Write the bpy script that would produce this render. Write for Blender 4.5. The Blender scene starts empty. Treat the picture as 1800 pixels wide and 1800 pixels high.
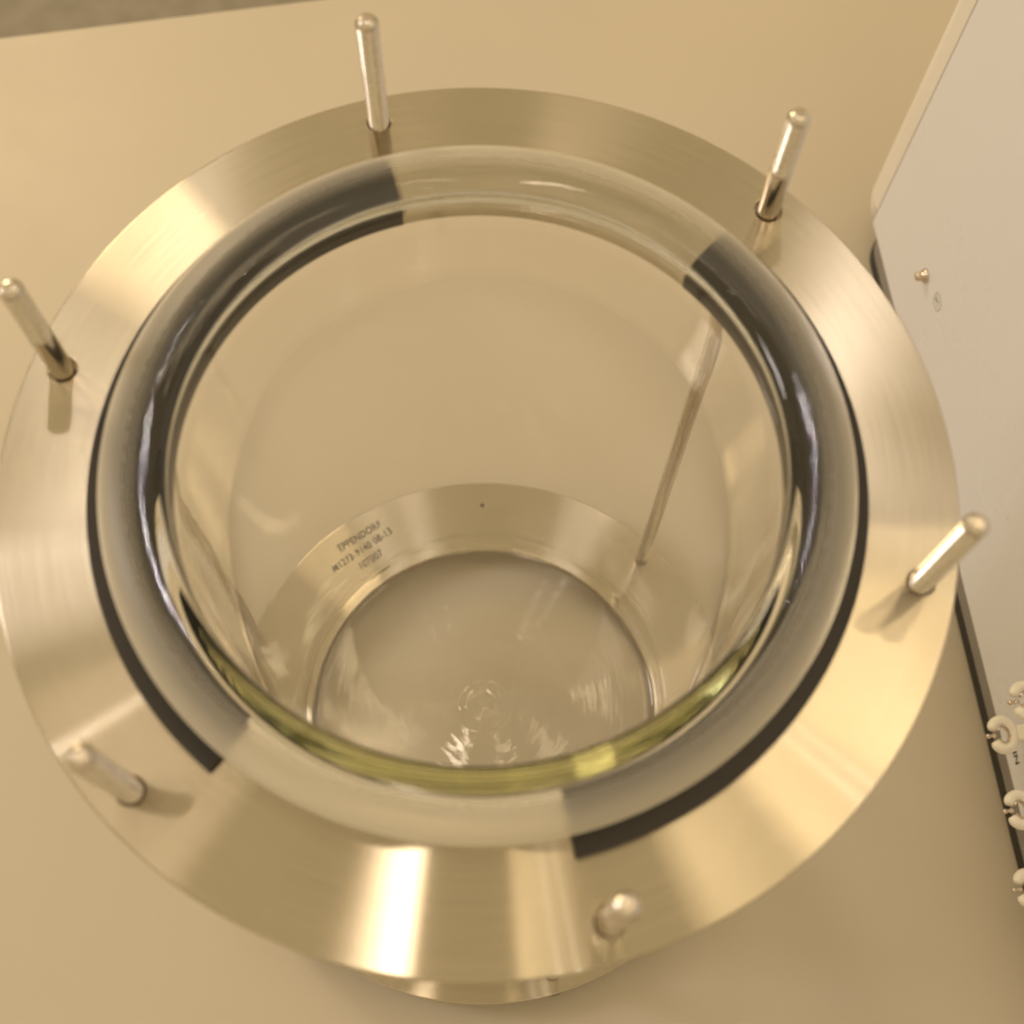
import bpy, bmesh, math, random
from mathutils import Matrix, Vector
random.seed(4)
R = math.radians
scene = bpy.context.scene
C = scene.collection

# ---------------------------------------------------------------- camera
cam_d = bpy.data.cameras.new("camera")
cam = bpy.data.objects.new("camera", cam_d)
C.objects.link(cam)
cam_d.sensor_width = 36.0
cam_d.lens = 45.16
cam_d.clip_start = 0.01
cam_d.clip_end = 60
cam.matrix_world = (Matrix.Translation((0.0106, -0.1609, 0.3688))
                    @ Matrix.Rotation(0.3820, 4, 'X') @ Matrix.Rotation(0.0433, 4, 'Z'))
cam_d.dof.use_dof = True
cam_d.dof.focus_distance = 0.57
cam_d.dof.aperture_fstop = 8.5
cam_d.dof.aperture_blades = 8
scene.camera = cam

# ---------------------------------------------------------------- light
world = bpy.data.worlds.new("World")
scene.world = world
world.use_nodes = True
wnt = world.node_tree
bg = wnt.nodes["Background"]
# soft indoor surroundings: warm, a little lighter overhead, gently uneven
wtc = wnt.nodes.new("ShaderNodeTexCoord")
wno = wnt.nodes.new("ShaderNodeTexNoise"); wno.inputs["Scale"].default_value = 2.4; wno.inputs["Detail"].default_value = 2.0
wnt.links.new(wtc.outputs["Generated"], wno.inputs["Vector"])
wrp = wnt.nodes.new("ShaderNodeValToRGB")
wrp.color_ramp.elements[0].position = 0.36; wrp.color_ramp.elements[0].color = (0.64, 0.48, 0.255, 1)
wrp.color_ramp.elements[1].position = 0.64; wrp.color_ramp.elements[1].color = (1.0, 0.765, 0.43, 1)
wnt.links.new(wno.outputs["Fac"], wrp.inputs[0])
wnt.links.new(wrp.outputs[0], bg.inputs["Color"])
bg.inputs["Strength"].default_value = 0.74

def lamp(loc, sx, sy, power, col, rz=0):
    ld = bpy.data.lights.new("area_lamp", 'AREA')
    ld.shape = 'RECTANGLE'; ld.size = sx; ld.size_y = sy
    ld.energy = power; ld.color = col
    o = bpy.data.objects.new("area_lamp", ld)
    o.location = loc
    o.rotation_euler = (0, 0, R(rz))
    C.objects.link(o)
    return o
WARM = (1.0, 0.77, 0.47)
PINK = (1.0, 0.80, 0.60)
COOL = (1.0, 0.90, 0.85)
WHITE = (1.0, 0.88, 0.80)
def aim(o, p):
    o.rotation_euler = (Vector(p) - o.location).to_track_quat('-Z', 'Y').to_euler()
lamp((-0.150, 0.05, 1.9), 0.042, 0.60, 1.2, PINK)
lamp((-0.66, 0.15, 1.9), 0.07, 0.60, 0.5, PINK)
lamp((0.075, 0.05, 1.9), 0.016, 0.60, 0.22, WARM)
lamp((0.34, 0.30, 1.9), 0.08, 0.60, 0.6, WARM, 8)
lamp((0.56, 0.38, 1.9), 0.08, 0.60, 1.15, WARM, 8)
lamp((0.82, 0.46, 1.9), 0.08, 0.60, 1.15, WARM, 8)
aim(lamp((-1.7, 2.2, 1.3), 0.60, 1.20, 25, WARM), (0, 0, -0.2))
aim(lamp((-2.2, 0.30, 1.4), 0.50, 0.90, 14, COOL), (0.2, 0.1, -0.2))  # added side fill, not a ceiling fixture: brightens the white cabinet panel
# small bright tubes: the glints in the glass
for x, y, rz, pw in ((-0.20, 0.80, 8, 0.30), (0.14, 0.84, -6, 0.30), (-1.08, 0.06, 80, 0.10), (1.16, -0.10, 95, 0.16), (0.36, -1.04, 10, 0.3)):
    for dx in (-0.016, 0.016):
        lamp((x + 2 * dx, y + dx, 1.9), 0.007, 0.045, pw, WHITE, rz)
lamp((1.35, 0.25, 1.9), 0.10, 0.50, 1.0, WARM)

scene.view_settings.view_transform = 'Standard'
scene.view_settings.look = 'None'
scene.view_settings.gamma = 1
scene.view_settings.exposure = 0
cy = scene.cycles
cy.max_bounces = 40
cy.transmission_bounces = 40
cy.glossy_bounces = 12
cy.diffuse_bounces = 5
cy.volume_bounces = 0
cy.caustics_reflective = True
cy.caustics_refractive = True
cy.blur_glossy = 0.3
cy.sample_clamp_indirect = 9.0
cy.use_denoising = True

# ---------------------------------------------------------------- helpers
def link(name, me, mat=None, parent=None, smooth=False):
    o = bpy.data.objects.new(name, me)
    C.objects.link(o)
    if mat is not None and not me.materials:
        me.materials.append(mat)
    if smooth:
        for p in me.polygons:
            p.use_smooth = True
    if parent is not None:
        o.parent = parent
    return o

def empty(name, loc=(0, 0, 0), rz=0, parent=None):
    o = bpy.data.objects.new(name, None)
    o.location = loc
    o.rotation_euler = (0, 0, rz)
    o.empty_display_size = 0.02
    C.objects.link(o)
    if parent is not None:
        o.parent = parent
    return o

def tag(o, label, cat):
    o["label"] = label
    o["category"] = cat

def pydata(name, v, f):
    me = bpy.data.meshes.new(name)
    me.from_pydata(v, [], f)
    me.validate()
    bm = bmesh.new(); bm.from_mesh(me)
    bmesh.ops.recalc_face_normals(bm, faces=bm.faces)
    bm.to_mesh(me); bm.free()
    return me

def lathe(name, prof, seg=128, closed=False, wob=None):
    """prof: list of (r,z); r==0 ends collapse to a pole."""
    v, f, rows = [], [], []
    for (r, z) in prof:
        if r < 1e-7:
            rows.append([len(v)] * seg); v.append((0, 0, z))
        else:
            row = []
            for k in range(seg):
                a = 2 * math.pi * k / seg
                rr, zz = (r, z) if wob is None else wob(r, z, a)
                row.append(len(v)); v.append((rr * math.cos(a), rr * math.sin(a), zz))
            rows.append(row)
    n = len(rows)
    for i in range(n if closed else n - 1):
        a, b = rows[i], rows[(i + 1) % n]
        for k in range(seg):
            k2 = (k + 1) % seg
            q = [a[k], a[k2], b[k2], b[k]]
            u = []
            for x in q:
                if x not in u:
                    u.append(x)
            if len(u) >= 3:
                f.append(u)
    return pydata(name, v, f)

def box_bm(bm, x0, x1, y0, y1, z0, z1, bev=0.0, seg=3):
    r = bmesh.ops.create_cube(bm, size=1)
    vs = r["verts"]
    for v in vs:
        v.co = Vector(((x0 + x1) / 2 + v.co.x * (x1 - x0), (y0 + y1) / 2 + v.co.y * (y1 - y0), (z0 + z1) / 2 + v.co.z * (z1 - z0)))
    if bev > 0:
        es = list({e for v in vs for e in v.link_edges})
        bmesh.ops.bevel(bm, geom=es, offset=bev, segments=seg, profile=0.5, affect='EDGES')

def box(name, x0, x1, y0, y1, z0, z1, mat, parent=None, bev=0.0, seg=3):
    bm = bmesh.new()
    box_bm(bm, x0, x1, y0, y1, z0, z1, bev, seg)
    me = bpy.data.meshes.new(name); bm.to_mesh(me); bm.free()
    return link(name, me, mat, parent)

def arc(cx, cz, r, a0, a1, n):
    return [(cx + r * math.cos(R(a0 + (a1 - a0) * i / n)), cz + r * math.sin(R(a0 + (a1 - a0) * i / n))) for i in range(n + 1)]

def tube(name, pts, rad, seg=12, cap=True):
    pts = [Vector(p) for p in pts]
    v, f = [], []
    up = None
    for i, p in enumerate(pts):
        d = (pts[min(i + 1, len(pts) - 1)] - pts[max(i - 1, 0)]).normalized()
        if up is None:
            up = d.orthogonal().normalized()
        up = (up - d * up.dot(d)).normalized()
        s = d.cross(up)
        r = rad[i] if isinstance(rad, (list, tuple)) else rad
        for k in range(seg):
            a = 2 * math.pi * k / seg
            v.append(p + (up * math.cos(a) + s * math.sin(a)) * r)
    for i in range(len(pts) - 1):
        for k in range(seg):
            k2 = (k + 1) % seg
            f.append([i * seg + k, i * seg + k2, (i + 1) * seg + k2, (i + 1) * seg + k])
    if cap:
        f.append(list(range(seg))); f.append(list(range((len(pts) - 1) * seg, len(pts) * seg)))
    return pydata(name, [tuple(x) for x in v], f)

# ---------------------------------------------------------------- materials
def new_mat(name):
    m = bpy.data.materials.new(name); m.use_nodes = True
    nt = m.node_tree
    return m, nt, nt.nodes["Principled BSDF"]
def node(nt, typ, **kw):
    n = nt.nodes.new(typ)
    for k, v in kw.items():
        setattr(n, k, v)
    return n
def mathn(nt, op, a, b=None):
    n = node(nt, "ShaderNodeMath", operation=op)
    for i, x in enumerate((a, b)):
        if x is None: continue
        if isinstance(x, (int, float)): n.inputs[i].default_value = x
        else: nt.links.new(x, n.inputs[i])
    return n.outputs[0]
def ramp(nt, fac, stops):
    n = node(nt, "ShaderNodeValToRGB")
    el = n.color_ramp.elements
    while len(el) < len(stops): el.new(0.5)
    for e, (p, c) in zip(el, stops):
        e.position = p; e.color = c if len(c) == 4 else (*c, 1)
    nt.links.new(fac, n.inputs[0])
    return n.outputs[0]
def noise(nt, vec, scale, detail=3, rough=0.5):
    n = node(nt, "ShaderNodeTexNoise")
    n.inputs["Scale"].default_value = scale
    n.inputs["Detail"].default_value = detail
    n.inputs["Roughness"].default_value = rough
    if vec is not None: nt.links.new(vec, n.inputs["Vector"])
    return n.outputs["Fac"]
def maprange(nt, x, a, b, c, d):
    n = node(nt, "ShaderNodeMapRange")
    nt.links.new(x, n.inputs[0])
    for i, q in enumerate((a, b, c, d)): n.inputs[i + 1].default_value = q
    return n.outputs[0]
def bump(nt, h, strength, dist):
    n = node(nt, "ShaderNodeBump")
    n.inputs["Strength"].default_value = strength
    n.inputs["Distance"].default_value = dist
    nt.links.new(h, n.inputs["Height"])
    return n.outputs[0]

def mat_bench():
    m, nt, b = new_mat("bench_laminate")
    co = node(nt, "ShaderNodeTexCoord").outputs["Object"]
    n1 = noise(nt, co, 3.0, 4)
    n2 = noise(nt, co, 900.0, 2)
    c = ramp(nt, n1, [(0.3, (0.575, 0.518, 0.418)), (0.7, (0.615, 0.552, 0.446))])
    vor = node(nt, "ShaderNodeTexVoronoi"); vor.inputs["Scale"].default_value = 9.0
    nt.links.new(co, vor.inputs["Vector"])
    sm = noise(nt, co, 11.0, 6, 0.65)
    speck = mathn(nt, 'LESS_THAN', vor.outputs["Distance"], 0.0075)
    mx = node(nt, "ShaderNodeMix", data_type='RGBA')
    nt.links.new(speck, mx.inputs[0]); nt.links.new(c, mx.inputs[6]); mx.inputs[7].default_value = (0.28, 0.23, 0.16, 1)
    nt.links.new(mx.outputs[2], b.inputs["Base Color"])
    nt.links.new(mathn(nt, 'ADD', maprange(nt, n2, 0.3, 0.7, 0.0, 0.08), maprange(nt, sm, 0.3, 0.7, 0.30, 0.52)), b.inputs["Roughness"])
    nt.links.new(bump(nt, n2, 0.08, 0.0003), b.inputs["Normal"])
    return m

def mat_brushed(name, rough=0.155, aniso=0.84, col=(0.63, 0.57, 0.46)):
    m, nt, b = new_mat(name)
    co = node(nt, "ShaderNodeTexCoord").outputs["Object"]
    sep = node(nt, "ShaderNodeSeparateXYZ"); nt.links.new(co, sep.inputs[0])
    r = mathn(nt, 'SQRT', mathn(nt, 'ADD', mathn(nt, 'MULTIPLY', sep.outputs[0], sep.outputs[0]), mathn(nt, 'MULTIPLY', sep.outputs[1], sep.outputs[1])))
    ang = mathn(nt, 'ARCTAN2', sep.outputs[1], sep.outputs[0])
    cb = node(nt, "ShaderNodeCombineXYZ")
    nt.links.new(mathn(nt, 'MULTIPLY', r, 2200.0), cb.inputs[0])
    nt.links.new(mathn(nt, 'MULTIPLY', ang, 3.0), cb.inputs[1])
    nl = noise(nt, cb.outputs[0], 1.0, 3, 0.6)
    blotch = noise(nt, co, 22.0, 4, 0.6)
    mx = node(nt, "ShaderNodeMix", data_type='RGBA', blend_type='MULTIPLY')
    mx.inputs[0].default_value = 1.0
    nt.links.new(ramp(nt, nl, [(0.25, tuple(x * 0.90 for x in col)), (0.75, tuple(min(1, x * 1.05) for x in col))]), mx.inputs[6])
    nt.links.new(ramp(nt, blotch, [(0.3, (0.93, 0.93, 0.92)), (0.7, (1, 1, 1))]), mx.inputs[7])
    nt.nodes.remove(b)
    g = node(nt, "ShaderNodeBsdfAnisotropic")
    nt.links.new(mx.outputs[2], g.inputs["Color"])
    nt.links.new(maprange(nt, nl, 0.2, 0.8, rough * 0.92, rough * 1.08), g.inputs["Roughness"])
    g.inputs["Anisotropy"].default_value = aniso
    g.inputs["Rotation"].default_value = 0.0
    tg = node(nt, "ShaderNodeTangent", direction_type='RADIAL', axis='Z')
    nt.links.new(tg.outputs[0], g.inputs["Tangent"])
    nt.links.new(g.outputs[0], nt.nodes["Material Output"].inputs["Surface"])
    return m

def mat_metal(name, col, rough, nscale=600.0):
    m, nt, b = new_mat(name)
    co = node(nt, "ShaderNodeTexCoord").outputs["Object"]
    n = noise(nt, co, nscale, 3)
    b.inputs["Metallic"].default_value = 1.0
    nt.links.new(ramp(nt, n, [(0.3, tuple(x * 0.9 for x in col)), (0.7, col)]), b.inputs["Base Color"])
    nt.links.new(maprange(nt, n, 0.3, 0.7, rough * 0.8, rough * 1.25), b.inputs["Roughness"])
    return m

def mat_plain(name, col, rough, nscale=80.0, var=0.06, bmp=0.0, spec=0.5):
    m, nt, b = new_mat(name)
    co = node(nt, "ShaderNodeTexCoord").outputs["Object"]
    n = noise(nt, co, nscale, 4)
    nt.links.new(ramp(nt, n, [(0.3, tuple(x * (1 - var) for x in col)), (0.7, tuple(min(1, x * (1 + var)) for x in col))]), b.inputs["Base Color"])
    nt.links.new(maprange(nt, n, 0.3, 0.7, max(0.02, rough - 0.05), rough + 0.05), b.inputs["Roughness"])
    b.inputs["Specular IOR Level"].default_value = spec
    if bmp:
        nt.links.new(bump(nt, noise(nt, co, 1400.0, 2), bmp, 0.0003), b.inputs["Normal"])
    return m

def mat_glass(name):
    """clear wall; the flat sealing face of the rim (r > 102 mm at the top) is ground matt"""
    m, nt, b = new_mat(name)
    nt.nodes.remove(b)
    out = nt.nodes["Material Output"]
    g = node(nt, "ShaderNodeBsdfGlass")
    g.inputs["IOR"].default_value = 1.473
    co = node(nt, "ShaderNodeTexCoord").outputs["Object"]
    sep = node(nt, "ShaderNodeSeparateXYZ"); nt.links.new(co, sep.inputs[0])
    r = mathn(nt, 'SQRT', mathn(nt, 'ADD', mathn(nt, 'MULTIPLY', sep.outputs[0], sep.outputs[0]), mathn(nt, 'MULTIPLY', sep.outputs[1], sep.outputs[1])))
    mask = mathn(nt, 'MULTIPLY', maprange(nt, r, 0.1015, 0.1075, 0, 1), maprange(nt, sep.outputs[2], 0.0095, 0.0120, 0, 1))
    gn = noise(nt, co, 300.0, 3)
    nt.links.new(mathn(nt, 'MULTIPLY', mask, maprange(nt, gn, 0.3, 0.7, 0.33, 0.38)), g.inputs["Roughness"])
    mp = node(nt, "ShaderNodeMapping"); mp.inputs["Scale"].default_value = (1, 1, 2.2)
    nt.links.new(co, mp.inputs[0])
    n = noise(nt, mp.outputs[0], 30.0, 2, 0.4)
    # drawn bottom: concentric tool marks and swirls
    ang = mathn(nt, 'ARCTAN2', sep.outputs[1], sep.outputs[0])
    cb = node(nt, "ShaderNodeCombineXYZ")
    nt.links.new(mathn(nt, 'MULTIPLY', r, 150.0), cb.inputs[0])
    nt.links.new(mathn(nt, 'COSINE', ang), cb.inputs[1]); nt.links.new(mathn(nt, 'SINE', ang), cb.inputs[2])
    sw = noise(nt, cb.outputs[0], 1.3, 3, 0.55)
    low = maprange(nt, sep.outputs[2], -0.300, -0.285, 1, 0)
    bot = mathn(nt, 'MULTIPLY', maprange(nt, r, 0.086, 0.094, 1, 0), low)
    hgt = mathn(nt, 'ADD', mathn(nt, 'MULTIPLY', n, 0.009), mathn(nt, 'MULTIPLY', mathn(nt, 'MULTIPLY', sw, bot), 0.052))
    nt.links.new(bump(nt, hgt, 1.0, 0.0012), g.inputs["Normal"])
    df = node(nt, "ShaderNodeBsdfDiffuse"); df.inputs["Color"].default_value = (0.80, 0.75, 0.65, 1)
    ms = node(nt, "ShaderNodeMixShader")
    nt.links.new(mathn(nt, 'MULTIPLY', mask, maprange(nt, r, 0.1085, 0.1150, 0.24, 0.62)), ms.inputs[0])
    nt.links.new(g.outputs[0], ms.inputs[1]); nt.links.new(df.outputs[0], ms.inputs[2])
    nt.links.new(ms.outputs[0], out.inputs["Surface"])
    va = node(nt, "ShaderNodeVolumeAbsorption")
    va.inputs["Color"].default_value = (0.97, 1.0, 0.0, 1)
    va.inputs["Density"].default_value = 1.5
    nt.links.new(va.outputs[0], out.inputs["Volume"])
    return m

M_BENCH = mat_bench()
M_FLOOR = mat_plain("floor_vinyl", (0.30, 0.27, 0.22), 0.6, 30.0, 0.12)
M_RING = mat_brushed("brushed_ring_steel")
M_ROD = mat_metal("rod_steel", (0.72, 0.66, 0.58), 0.16)
M_THREAD = mat_metal("thread_steel", (0.72, 0.66, 0.58), 0.22)
M_GLASS = mat_glass("borosilicate_glass")
M_RUBBER = mat_plain("black_rubber", (0.022, 0.018, 0.015), 0.55, 300.0, 0.2, 0.2)
M_PANEL = mat_plain("white_powder_coat", (0.77, 0.79, 0.87), 0.30, 12.0, 0.004, 0.0)
M_EDGE = mat_plain("white_moulding", (0.80, 0.77, 0.72), 0.45, 12.0, 0.02, 0.05)
M_PLINTH = mat_plain("grey_plinth", (0.26, 0.24, 0.23), 0.5, 60.0, 0.06)
M_DARK = mat_plain("dark_base", (0.03, 0.028, 0.025), 0.6, 60.0, 0.1)
M_CLIP = mat_plain("white_nylon", (0.86, 0.82, 0.74), 0.38, 60.0, 0.03)
M_PIN = mat_metal("pin_steel", (0.70, 0.62, 0.54), 0.12)
M_INK = mat_plain("black_ink", (0.02, 0.02, 0.02), 0.5, 60.0, 0.1)
M_ETCH = mat_plain("dark_engraving", (0.035, 0.028, 0.02), 0.6, 60.0, 0.1)
M_MARK = mat_plain("grey_print", (0.22, 0.19, 0.15), 0.5, 60.0, 0.1)

# ---------------------------------------------------------------- setting
ZB = -0.372            # bench surface
# bench edge runs through (-.3746,.4897) and (-.1566,.5362)
eang = math.atan2(0.5362 - 0.4897, -0.1566 + 0.3746)
bm = bmesh.new()
box_bm(bm, -1.6, 1.4, -1.6, 0.0, -0.04, 0.0, 0.0025, 3)
me = bpy.data.meshes.new("bench_top"); bm.to_mesh(me); bm.free()
bench = link("bench_top", me, M_BENCH)
bench.location = (-0.3746, 0.4897, ZB); bench.rotation_euler = (0, 0, eang)
bench["kind"] = "structure"
me = pydata("floor", [(-6, -6, 0), (6, -6, 0), (6, 6, 0), (-6, 6, 0)], [(0, 1, 2, 3)])
floor = link("floor", me, M_FLOOR); floor.location = (0, 0, ZB - 0.90); floor["kind"] = "structure"

# ---------------------------------------------------------------- vessel stand
RR = 0.15; RROD = 0.13923; OFF = R(47.59); ZD = -0.3483; HROD = 0.0500; TH = 0.0075
stand = empty("vessel_stand", (0, 0, ZB))
tag(stand, "brushed steel stand of two flat rings joined by upright rods around the glass jar", "stand")
def S(o):   # world-built part -> child of the stand
    o.parent = stand; o.location = (o.location.x, o.location.y, o.location.z - ZB); return o

def ring_mesh(name, ro, ri, th, holes, bev=0.0005):
    cu = bpy.data.curves.new(name, 'CURVE')
    cu.dimensions = '2D'; cu.fill_mode = 'BOTH'
    cu.extrude = th / 2 - bev; cu.bevel_depth = bev; cu.bevel_resolution = 2; cu.offset = -bev
    def circ(cx, cy_, r, n):
        sp = cu.splines.new('POLY'); sp.points.add(n - 1)
        for k in range(n):
            a = 2 * math.pi * k / n
            sp.points[k].co = (cx + r * math.cos(a), cy_ + r * math.sin(a), 0, 1)
        sp.use_cyclic_u = True
    circ(0, 0, ro, 240)
    if ri: circ(0, 0, ri, 200)
    for (x, y, r) in holes: circ(x, y, r, 32)
    o = bpy.data.objects.new(name, cu); C.objects.link(o)
    dg = bpy.context.evaluated_depsgraph_get(); dg.update()
    me = bpy.data.meshes.new_from_object(o.evaluated_get(dg))
    bpy.data.objects.remove(o)
    bm = bmesh.new(); bm.from_mesh(me)
    bmesh.ops.remove_doubles(bm, verts=bm.verts, dist=1e-6)
    bm.to_mesh(me); bm.free()
    me.materials.clear()
    return me
spots = [(RROD * math.cos(OFF + R(60 * k)), RROD * math.sin(OFF + R(60 * k))) for k in range(6)]
ur = S(link("upper_ring", ring_mesh("upper_ring", RR, 0.1045, TH, [(x, y, 0.0047 if i % 2 == 0 else 0.0041) for i, (x, y) in enumerate(spots)]), M_RING))
ur.location.z += -TH / 2
small = [(-0.0076, 0.1348, 0.0016)]
br = S(link("base_ring", ring_mesh("base_ring", RR, 0.1045, TH, [(x, y, 0.00388) for i, (x, y) in enumerate(spots) if i % 2 == 0] + small), M_RING))
br.location.z += ZD - TH / 2
br["label"] = "lower steel base ring with stamped lettering"

# rubber pads on the upper ring
PADSEC = ((0.1018, -0.0042), (0.1042, -0.0042), (0.1042, 0.0002), (0.1209, 0.0002), (0.1209, 0.0031), (0.1018, 0.0031))
NP = len(PADSEC)
def pad(a0, a1):
    n = 90; v = []; f = []
    for i in range(n + 1):
        a = R(a0 + (a1 - a0) * i / n)
        for (r, z) in PADSEC:
            v.append((r * math.cos(a), r * math.sin(a), z))
    for i in range(n):
        for k in range(NP):
            f.append((i * NP + k, i * NP + (k + 1) % NP, i * NP + NP + (k + 1) % NP, i * NP + NP + k))
    f.append(tuple(range(NP))); f.append(tuple(range(n * NP, n * NP + NP)))
    o = link("rubber_pad", pydata("rubber_pad", v, f), M_RUBBER, ur)
    o.location = (0, 0, TH / 2)
    return o
pad(108.3, 233.2); pad(-74.3, 48.5)

# rods
def thread_mesh(name, r, z0, z1, pitch=0.0016, depth=0.0009, tip=0.0022, seg=24, per=6):
    n = int((z1 - z0) / pitch * per)
    v = []; f = []
    for i in range(n + 1):
        z = z0 + (z1 - z0) * i / n
        for k in range(seg):
            a = 2 * math.pi * k / seg
            ph = ((z / pitch) - k / seg) % 1.0
            d = depth * abs(2 * ph - 1)
            env = min(1.0, (z - z0) / 0.002 + 0.0, (z1 - z) / 0.0008 + 0.15)
            rr = r - d * max(0, env)
            v.append((rr * math.cos(a), rr * math.sin(a), z))
    # domed, chamfered tip
    rows = n + 1
    for t in (0.25, 0.5, 0.75, 0.95):
        z = z1 + tip * math.sin(t * math.pi / 2); rr = (r - 0.0002) * (0.30 + 0.70 * math.cos(t * math.pi / 2))
        for k in range(seg):
            a = 2 * math.pi * k / seg
            v.append((rr * math.cos(a), rr * math.sin(a), z))
        rows += 1
    for i in range(rows - 1):
        for k in range(seg):
            k2 = (k + 1) % seg
            f.append((i * seg + k, i * seg + k2, (i + 1) * seg + k2, (i + 1) * seg + k))
    f.append(list(range(seg)))
    f.append(list(range((rows - 1) * seg, rows * seg)))
    return pydata(name, v, f)
RODR = 0.0038
TIP = 0.0022
th_half = thread_mesh("screw_thread", RODR, 0.022, HROD - TIP)
th_full = thread_mesh("screw_thread", RODR, -0.006, HROD - TIP)
shaft = lathe("support_rod", [(0, ZB + 0.006), (0.0034, ZB + 0.006), (RODR, ZB + 0.0066), (RODR, 0.0215), (RODR - 0.0003, 0.0221), (0, 0.0221)], 32)
foot_me = lathe("rubber_foot", [(0, ZB), (0.010, ZB), (0.0112, ZB + 0.001), (0.0105, ZB + 0.0150), (0, ZB + 0.0155)], 32)
# head under the stud on the underside of the upper ring (six-sided nut)
nut = lathe("nut", [(RODR - 0.0003, -TH - 0.0068), (0.0073, -TH - 0.0068), (0.0073, -TH - 0.0002), (RODR - 0.0003, -TH - 0.0002)], 6, closed=True)
for k, (x, y) in enumerate(spots):
    if k % 2 == 0:
        o = S(link("support_rod", shaft, M_ROD)); o.location.x = x; o.location.y = y
        for p in shaft.polygons: p.use_smooth = abs(p.normal.z) < 0.5
        t = link("screw_thread", th_half, M_THREAD, o)
        c = link("rubber_foot", foot_me, M_RUBBER, o)
    else:
        o = S(link("threaded_stud", th_full, M_THREAD)); o.location.x = x; o.location.y = y
        link("nut", nut, M_ROD, o)
    o.rotation_euler = (0, 0, R(37 * k))

# stamped lettering on the base ring
def text_mesh(name, body, size, space=1.0):
    cu = bpy.data.curves.new(name, 'FONT')
    cu.body = body; cu.size = size; cu.align_x = 'CENTER'; cu.align_y = 'CENTER'
    cu.extrude = 0.00008; cu.offset = 0.00012; cu.space_character = space
    o = bpy.data.objects.new(name, cu); C.objects.link(o)
    dg = bpy.context.evaluated_depsgraph_get(); dg.update()
    me = bpy.data.meshes.new_from_object(o.evaluated_get(dg))
    bpy.data.objects.remove(o)
    me.materials.clear()
    return me
ta = math.atan2(0.1063, -0.0835)
for body, rr, sz, da in (("EPPENDORF", 0.1385, 0.0064, -1.0), ("M1273-9140 08-13", 0.1302, 0.0064, 0.5), ("107007", 0.1219, 0.0064, 0.0)):
    a = ta + R(da)
    o = link("stamped_text", text_mesh("stamped_text", body, sz, 1.06), M_ETCH, br)
    o.location = (rr * math.cos(a), rr * math.sin(a), TH / 2 + 0.00012)
    o.rotation_euler = (0, 0, a - math.pi / 2)
    o.scale = (0.86, 1, 1)

# ---------------------------------------------------------------- glass vessel
RI, RO = 0.0942, 0.1006
ZF = -0.3150            # inner floor at the knuckle
def bottom_in(r):   # inner floor height: slightly raised centre with a small round nub
    z = ZF + 0.0016 * (0.5 + 0.5 * math.cos(math.pi * min(1, r / 0.0877)))
    z += 0.0042 * math.exp(-((r / 0.0118) ** 8)) - 0.0026 * math.exp(-((r / 0.0065) ** 2))
    z += 0.000035 * math.sin(r * 620) * min(1, r / 0.02) * max(0, 1 - r / 0.085)
    return z
def bottom_out(r):
    return ZF - 0.0062 + 0.0030 * (0.5 + 0.5 * math.cos(math.pi * min(1, r / 0.0905)))
prof = []
prof += [(r, bottom_in(r)) for r in [i * 0.0877 / 84 for i in range(85)]]
prof += arc(0.0877, ZF + 0.0065, 0.0065, -90, 0, 14)[1:]
zs = ZF + 0.0065
ZT = 0.0185
SB = 0.0046
prof += [(RI, zs + (ZT - SB - zs) * i / 50) for i in range(1, 51)]
# rim: rounded inner shoulder, flat ground face, outer edge, underside, fillet into the wall
prof += [(RI + 0.0085 - 0.0085 * math.cos(R(90 * i / 18)), ZT - SB + SB * math.sin(R(90 * i / 18))) for i in range(1, 19)]
GROUND0 = len(prof) - 1
prof += [(0.1027 + (0.1155 - 0.1027) * math.sin(R(90 * i / 24)), ZT - 0.0085 + 0.0085 * math.cos(R(90 * i / 24))) for i in range(1, 25)]
GROUND1 = len(prof) - 3
prof += [(0.1153, 0.0085)]
prof += arc(0.1100, 0.0085, 0.0052, 0, -88, 10)[1:]
prof += [(0.1062, 0.0033)]
prof += arc(0.1062, -0.0023, 0.0056, 90, 180, 12)[1:]
prof += [(RO, -0.010 + (ZF - 0.0062 + 0.0101 + 0.010) * i / 50) for i in range(0, 51)]
prof += arc(0.0905, ZF - 0.0062 + 0.0101, 0.0101, -3, -90, 14)[1:]
prof += [(r, bottom_out(r)) for r in [0.0905 - i * 0.0905 / 60 for i in range(1, 61)]]
prof[0] = (0, prof[0][1]); prof[-1] = (0, prof[-1][1])
def wob(r, z, a):
    k = 0.00005 * (math.sin(3 * a + 11 * z) + 0.6 * math.sin(7 * a - 40 * z) + 0.5 * math.sin(2 * a + 90 * z))
    if r < 0.09:
        z = z + 0.00012 * math.sin(2 * a + 60 * r) * (r / 0.09) * (1 - r / 0.09) * 2
        return r, z
    return r + k, z
ves_me = lathe("glass_vessel", prof, 256, wob=wob)
vessel = link("glass_vessel", ves_me, M_GLASS, smooth=True)
tag(vessel, "clear round glass jar with thick rolled rim hanging open in the upper steel ring", "glass jar")

# ---------------------------------------------------------------- controller cabinet
P1 = Vector((0.2396, 0.3426, ZB)); P2 = Vector((0.2941, -0.0265, ZB))
dr = (P2 - P1).normalized()
# local frame: x along the side towards the viewer, y away from the vessel, z up
cab = empty("controller_cabinet", P1)
cab.rotation_euler = (0, 0, math.atan2(dr.y, dr.x))
tag(cab, "white controller cabinet with rounded edge and grey plinth beside the glass jar", "controller")
HB, HT, L, D = 0.030, 0.62, 0.62, 0.40
box("side_panel", 0.0012, L, 0.0, 0.004, HB, HT, M_PANEL, cab, 0.0006, 2)
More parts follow.
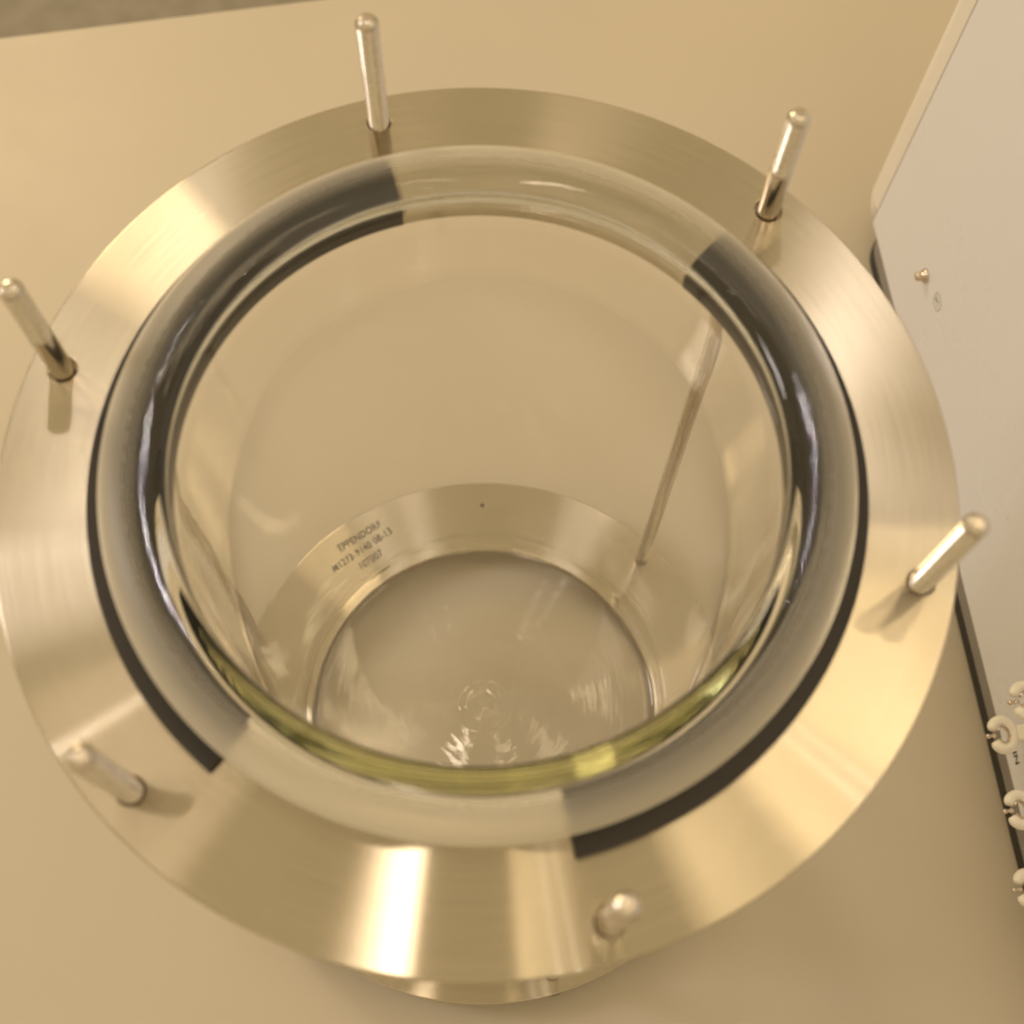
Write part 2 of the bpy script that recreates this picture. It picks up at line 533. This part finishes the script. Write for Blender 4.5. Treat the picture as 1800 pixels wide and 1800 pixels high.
# rounded end moulding: swept L-profile with a round corner
n = 10; sec = [(-0.0002, 0.0)]
sec += [(-0.012 + 0.012 * math.cos(R(-90 - 90 * i / n)) , 0.012 + 0.012 * math.sin(R(-90 - 90 * i / n))) for i in range(n + 1)]
sec += [(-0.024, D), (-0.020, D), (-0.020, 0.012), (-0.0002, 0.004)]
ns = len(sec); v = []; f = []
levels = [(HB + 0.0015, 0.25), (HB + 0.0025, 0.52), (HB + 0.0045, 0.76), (HB + 0.0075, 0.92), (HB + 0.0115, 1.0), (HT, 1.0)]
for z, k in levels:
    v += [((x * k if x < -0.001 else x), y, z) for x, y in sec]
for i in range(len(levels) - 1):
    f += [[i * ns + k, i * ns + (k + 1) % ns, (i + 1) * ns + (k + 1) % ns, (i + 1) * ns + k] for k in range(ns)]
f += [list(range(ns)), list(range((len(levels) - 1) * ns, len(levels) * ns))]
e = link("corner_moulding", pydata("corner_moulding", v, f), M_EDGE, cab)
for p in e.data.polygons: p.use_smooth = abs(p.normal.z) < 0.5 and p.area < 0.0025
box("cabinet_body", 0.0, L, 0.0045, D, HB + 0.001, HT - 0.001, M_EDGE, cab)
# plinth with rounded front corner
n = 10
rc = 0.030
def plinth(name, x0, x1, y0, z0, z1, rc, mat):
    s = [(x1, y0), (x1, D - 0.01), (x0, D - 0.01)]
    s += [(x0 + rc + rc * math.cos(R(180 + 90 * i / n)), y0 + rc + rc * math.sin(R(180 + 90 * i / n))) for i in range(n + 1)]
    k = len(s)
    v = [(x, y, z0) for x, y in s] + [(x, y, z1) for x, y in s]
    f = [[i, (i + 1) % k, k + (i + 1) % k, k + i] for i in range(k)] + [list(range(k)), list(range(k, 2 * k))]
    return link(name, pydata(name, v, f), mat, cab)
plinth("plinth", -0.012, L - 0.01, 0.0035, 0.0105, HB + 0.0005, 0.030, M_PLINTH)
plinth("skirt", -0.012, L - 0.01, 0.0030, 0.0020, 0.0104, 0.030, M_DARK)
for x, y in ((0.04, 0.04), (L - 0.06, 0.04), (0.04, D - 0.06), (L - 0.06, D - 0.06)):
    o = link("foot", lathe("foot", [(0, 0), (0.012, 0), (0.012, 0.0019), (0, 0.0019)], 24), M_DARK, cab); o.location = (x, y, 0)

# screw with conical washer, axis along local -y
sc_prof = [(0, 0.0), (0.0046, 0.0), (0.0047, 0.0006), (0.0036, 0.0022), (0.0026, 0.0024), (0.0028, 0.0052), (0.0025, 0.0061), (0.0018, 0.0064), (0.0014, 0.0064), (0.0012, 0.0046), (0, 0.0046)]
scr = link("panel_screw", lathe("panel_screw", sc_prof, 32), M_PIN, cab)
for p in scr.data.polygons: p.use_smooth = True
scr.rotation_euler = (R(90), 0, 0); scr.location = (0.0786, -0.0001, HB + 0.0569)
# printed round mark: ring and a small branching stroke
def on_panel(name, me, mat, x, z, rot=0.0, sc=1.0, off=0.00015, parent=None):
    o = link(name, me, mat, parent or cab)
    o.matrix_local = Matrix.Translation((x, -off, HB + z)) @ Matrix.Rotation(R(90), 4, 'X') @ Matrix.Rotation(rot, 4, 'Z') @ Matrix.Scale(sc, 4)
    return o
v = []; f = []
def stroke(x0, y0, x1, y1, w):
    d = Vector((x1 - x0, y1 - y0)).normalized(); nx, ny = -d.y * w / 2, d.x * w / 2
    i = len(v)
    v.extend([(x0 + nx, y0 + ny, 0), (x0 - nx, y0 - ny, 0), (x1 - nx, y1 - ny, 0), (x1 + nx, y1 + ny, 0)]); f.append((i, i + 1, i + 2, i + 3))
for k in range(48):
    a, b = 2 * math.pi * k / 48, 2 * math.pi * (k + 1) / 48
    i = len(v)
    for r_, q in ((0.0050, a), (0.0054, a), (0.0054, b), (0.0050, b)): v.append((r_ * math.cos(q), r_ * math.sin(q), 0))
    f.append((i, i + 1, i + 2, i + 3))
stroke(0.0018, 0.0018, -0.0004, 0.0004, 0.0005); stroke(0.0024, -0.0016, -0.0004, 0.0004, 0.0005)
stroke(-0.0004, 0.0004, -0.0034, 0.0008, 0.0006); stroke(-0.0004, 0.0002, -0.0030, -0.0016, 0.0006); stroke(-0.0030, 0.0014, -0.0032, -0.0014, 0.0004)
on_panel("printed_mark", pydata("printed_mark", v, f), M_MARK, 0.1002, 0.0626, R(0))

# tube clips: open white rings on the panel with a steel pin in the gap
def tube_clip(x, z):
    """x,z: where the clip stands on the panel; the open ring reaches out 14 mm from it."""
    c = empty("tube_clip", (x, -0.0135, HB + z), 0, cab)
    c.scale = (0.9, 0.9, 0.9)
    a0, a1 = 24, 336
    pts = [(0.0082 * math.sin(R(a0 + (a1 - a0) * i / 28)), -0.0062 * math.cos(R(a0 + (a1 - a0) * i / 28)), 0.0) for i in range(29)]
    rad = [0.0034 * (0.62 if i in (0, 28) else 0.9 if i in (1, 27) else 1) for i in range(29)]
    o = link("clip_ring", tube("clip_ring", pts, rad, 16), M_CLIP, c, smooth=True)
    o = link("spring_band", tube("spring_band", [(p[0] * 0.60, p[1] * 0.56, 0.0005) for p in pts], 0.0006, 8), M_PIN, c, smooth=True)
    o.scale = (1, 1, 3.0)
    pin = lathe("pin", [(0, -0.0034), (0.0010, -0.0032), (0.0015, -0.0024), (0.0015, -0.0012), (0.0009, -0.0005), (0.0009, 0.0005), (0.0015, 0.0012), (0.0015, 0.0024), (0.0010, 0.0032), (0, 0.0034)], 20)
    o = link("pin", pin, M_PIN, c, smooth=True); o.location = (0, -0.0068, 0); o.rotation_euler = (R(90), 0, 0)
    bm = bmesh.new(); box_bm(bm, -0.0045, 0.0045, 0.0085, 0.0148, -0.0035, 0.0035, 0.001, 2)
    me = bpy.data.meshes.new("clip_base"); bm.to_mesh(me); bm.free()
    link("clip_base", me, M_CLIP, c)
    return c
tube_clip(0.3495, 0.0345); tube_clip(0.3400, 0.0720); tube_clip(0.3888, 0.0325); tube_clip(0.4275, 0.0195)
on_panel("gas_label", text_mesh("gas_label", "IN", 0.0074, 1.0), M_INK, 0.3590, 0.0128, R(0), 1.0)
